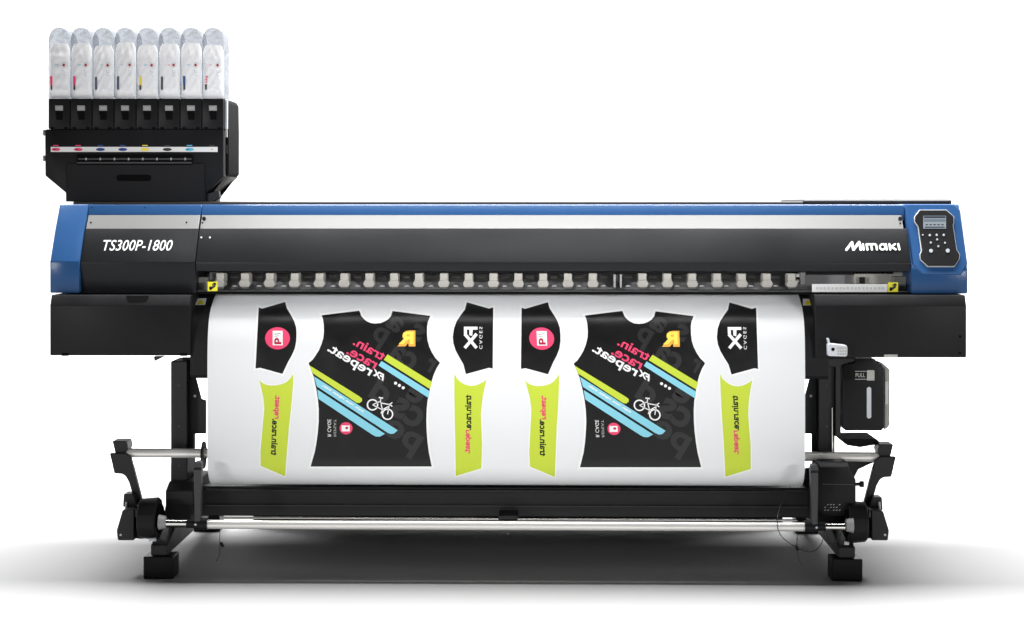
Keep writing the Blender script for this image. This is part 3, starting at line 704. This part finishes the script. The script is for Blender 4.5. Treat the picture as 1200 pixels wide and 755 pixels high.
# ================================================================ ink supply unit on the left end
IY = .62
IU = thing('ink_supply_unit', 'black ink cabinet with white colour strip, on the left end of the printer', 'ink cabinet', (X(157, IY, 200), .75, TOPZ+.014))
D1 = .92
front = [(52.5, 153), (54, 151.6), (262, 151.6), (262, 207), (241, 226), (241, 236.5), (77, 236.5), (77, 226), (53, 206)]
o = MB().prism(front, IY, D1, 'black_plastic', .003, 2).make('cabinet', IU)
b = MB().prism([(77.5, 191.5), (240, 191.5), (240, 236), (77.5, 236)], IY-.008, IY-.0005, 'black_plastic', .002).make('lower_panel', IU)
n = 8; hs = [(140+3.8*math.cos(math.pi/2+math.pi*k/n), 208.6+3.8*math.sin(math.pi/2+math.pi*k/n)) for k in range(n+1)] + [(173.5+3.8*math.cos(-math.pi/2+math.pi*k/n), 208.6+3.8*math.sin(-math.pi/2+math.pi*k/n)) for k in range(n+1)]
MB().poly(hs, 'deep_black', aty(IY-.0090)).make('hand_slot', b)
b = MB().box(90, 181, 225, 193.5, IY-.014, IY-.001, 'deep_black', .001)
b.box(91.5, 185.6, 224.5, 187.4, IY-.017, IY-.0145, 'bracket_grey', .0005); b.box(90.2, 190, 224.8, 191.8, IY-.019, IY-.0145, 'bracket_grey', .0005)
for k in range(8): b.box(100+k*16.6, 185.2, 101.6+k*16.6, 187.8, IY-.0185, IY-.0165, 'tank_grey', .0002)
b.make('latch_bar', IU)
b = MB().rect(59.5, 172.3, 255, 178.2, 'label_white', aty(IY-.0012)); ft = aty(IY-.0018); ft2 = aty(IY-.0024)
cols = ['ink_pink', 'ink_pink', 'tag_blue', 'tag_blue', 'ink_yellow', 'tag_black', 'tag_lightblue', 'slot_grey']
for i, c in enumerate(cols):
    cx = 65.5+26.1*i
    if i < 7: b.disc(cx, 175.3, 5.2, 1.9, c, ft, 16); b.line((cx-3, 175.3), (cx-1, 175.3), 1.3, 'tag_black' if i != 4 else 'ink_yellow', ft2)
    else: b.disc(cx, 175.3, 1.2, .8, 'ink_orange', ft, 10)
    b.rect(cx-3.2, 170.1, cx+3.2, 171.2, {'slot_grey': 'bracket_grey', 'tag_black': 'bracket_grey'}.get(c, c), ft)
b.make('colour_strip', IU)
# side column and fittings on the right
b = MB().prism([(262.6, 116), (264.5, 116.4), (267.5, 121), (268, 152), (268, 204), (247, 222.5), (243.5, 226), (243.5, 236), (241.6, 236), (241.6, 227), (262.6, 207.5)], IY+.05, D1-.02, 'matte_black', .003)
o = b.make('side_column', IU)
b = MB().box(263.4, 116.5, 266.4, 152, IY+.025, IY+.045, 'slot_grey', .004, 2); b.box(263, 152.5, 266, 161, IY+.03, IY+.045, 'tank_grey', .001); b.box(263.4, 170, 266.4, 180, IY+.045, IY+.0495, 'bracket_grey', .0005); b.make('hinge', o)
b = MB().prism([(241.5, 227), (256, 223.5), (257.5, 232), (250, 236.3), (241.5, 236.3)], IY+.01, IY+.045, 'black_steel', .002); b.make('bracket', o)
for r0 in (152, 182): MB().box(49.8, r0, 52, r0+7, IY+.02, IY+.05, 'slot_grey', .001).make('clip', IU)
# back plate that holds the cartridges
MB().box(57, 120, 262, 151, IY+.16, D1-.01, 'black_steel', .002).make('back_plate', IU)

# eight ink pouches, each in its black holder
pouch_labels = [
    'leftmost clear ink pouch, pink tag at its very edge',
    'second clear ink pouch from the left, with a pink over black tag',
    'navy tagged clear ink pouch just right of the two pink tagged ones',
    'navy tagged clear ink pouch just left of the yellow tagged one',
    'clear ink pouch with the only yellow tag, fifth from the left',
    'clear ink pouch with a black tag, just right of the yellow tagged one',
    'clear ink pouch with a bright blue tag, second from the right',
    'rightmost clear ink pouch with broken red and black lettering instead of a tag']
tags = [('ink_pink', 1), ('ink_pink', 1), ('tag_navy', 0), ('tag_navy', 0), ('ink_yellow', 1), ('tag_black', 0), ('tag_blue', 1), ('ink_pink', 2)]
edges = [56.2, 80.2, 106.8, 132.8, 158.8, 184.8, 210.8, 236.8, 262]
pitch = 25.75
def sup(px0, px1, r0, r1, n=10, hr=22, p=2.7):
    """sleeve outline: straight sides, domed top"""
    cx = (px0+px1)/2; hw = (px1-px0)/2; pts = []
    for k in range(2*n+1):
        a = math.pi*k/(2*n); c, s_ = math.cos(a), math.sin(a)
        pts.append((cx-hw*math.copysign(abs(c)**(2/p), c), r0+hr*(1-abs(s_)**(2/p))))
    return pts + [(px1, r1), (px0, r1)]
for i in range(8):
    a, c = 56.3+pitch*i, 56.3+pitch*(i+1); cx = (a+c)/2
    th = thing('ink_pouch', pouch_labels[i], 'ink pouch', (X(cx, IY+.08, 130), IY+.08, P(cx, 151, IY+.004).z), 'clear ink pouches on top of the ink cabinet')
    jy = (0, .0, .3, -.2, .2, 0, -.1, .2)[i]
    b = MB().box(a+.35, 115.6, c-.35, 151.3, IY-.004, IY+.155, 'black_plastic', .003, 2)
    hb = b.make('holder', th)
    b = MB().poly([(cx-4.2, 130.2), (cx+4.2, 130.2), (cx+4.2, 140.5), (cx-3.2, 140.5), (cx-3.2, 136), (cx-4.2, 134)], 'deep_black', aty(IY-.0052))
    b.make('latch_hole', hb)
    for q in (a+5, c-5): MB().disc(q, 150.2, 2.2, 1.4, 'deep_black', aty(IY-.0052), 10).make('notch', hb)
    b = MB().poly([(cx-4.6, 123.8), (cx+4.6, 123.8), (cx+4.8, 129.8), (cx-4.4, 129.8)], 'holder_grey', aty(IY-.0056))
    for q in range(3): b.rect(cx-3+q*2.2, 126, cx-1.4+q*2.2, 127.8, 'tank_grey', aty(IY-.0062))
    b.make('latch', hb)
    # filled pouch, slightly crumpled
    y0, y1 = IY+.004, IY+.032
    bm = bmesh.new(); NU, NV = 18, 26; grid = []
    for side in (0, 1):
        for v_ in range(NV+1):
            for u_ in range(NU+1):
                uu = u_/NU; vv = v_/NV
                wsh = 1 if vv > .16 else (.58+.42*math.sin((.12+.88*vv/.16)*math.pi/2)**.7)
                px_ = cx+(uu-.5)*(c-a-1.6)*wsh; r_ = 51+jy*8+vv*(114.8-51-jy*8)
                bul = (1-abs(2*uu-1)**2.4)**.6*min(1, (vv+.06)*3.2)*min(1, (1.06-vv)*5)
                cr = (.0012+.0003*(i*5 % 4))*math.sin(17*uu+9*vv+i*2.1)*math.sin(7*vv*3.1+i) + .0010*math.sin(31*vv+13*uu*i+i)
                yy = (y0+y1)/2 + (-1 if side == 0 else 1)*(.5*(y1-y0)*bul + cr*bul)
                w_ = P(px_, r_, y0); grid.append(bm.verts.new((w_.x, yy, w_.z)))
    N1 = (NU+1)*(NV+1)
    for side in (0, 1):
        for v_ in range(NV):
            for u_ in range(NU):
                q = [side*N1+v_*(NU+1)+u_, side*N1+v_*(NU+1)+u_+1, side*N1+(v_+1)*(NU+1)+u_+1, side*N1+(v_+1)*(NU+1)+u_]
                bm.faces.new([grid[z_] for z_ in (q if side else q[::-1])])
    bmesh.ops.remove_doubles(bm, verts=bm.verts[:], dist=.0004); bmesh.ops.recalc_face_normals(bm, faces=bm.faces)
    pch = MB().bm(bm, 'pouch_film').make('pouch', th, 80)
    fl, fl2 = aty(IY+.0032), aty(IY+.0026); x_ = c-7.4
    b = MB().disc(x_, 76.4+jy, 3.4, 3.6, 'label_white', fl, 18); b.disc(x_, 76.4+jy, 1.5, 1.6, 'ink_red', fl2, 12)
    for q in range(4): b.rect(x_-2+(q % 2)*1.8, 82.5+q*1.9+jy, x_-.6+(q % 2)*2, 83.6+q*1.9+jy, 'slot_grey', fl)
    b.rect(a+8+i % 3, 76, a+12+i % 3, 76.7, ('tag_lightblue', 'ink_pink')[i in (5, 7)], fl)
    b.make('label', th)
    xt = a+2.3+(i > 0)*1.4; mt, kind = tags[i]; b = MB()
    if kind == 1: b.rect(xt, 89.4+jy, xt+2.6, 100, mt, fl); b.rect(xt+.3, 100, xt+2.4, 105.6, 'tag_black', fl)
    elif kind == 0: b.rect(xt, 90+jy, xt+2.0, 105.4, mt, fl)
    else:
        for q in range(3): b.rect(xt+.6, 89.5+q*3, xt+2.4, 91.3+q*3, mt, fl)
        b.line((xt+1.8, 99), (xt, 101.5), 1.5, 'tag_black', fl); b.rect(xt, 100.6, xt+2.0, 105.2, 'tag_black', fl)
    b.make('colour_tag', th)
    # clear hard sleeve over the pouch
    o = sup(a+.12, c-.12, 32.4+abs(jy)*.6, 115.5)
    MB().prism(o, IY+.034, IY+.150, 'clear_sleeve', .004, 2).make('sleeve', th, 40)
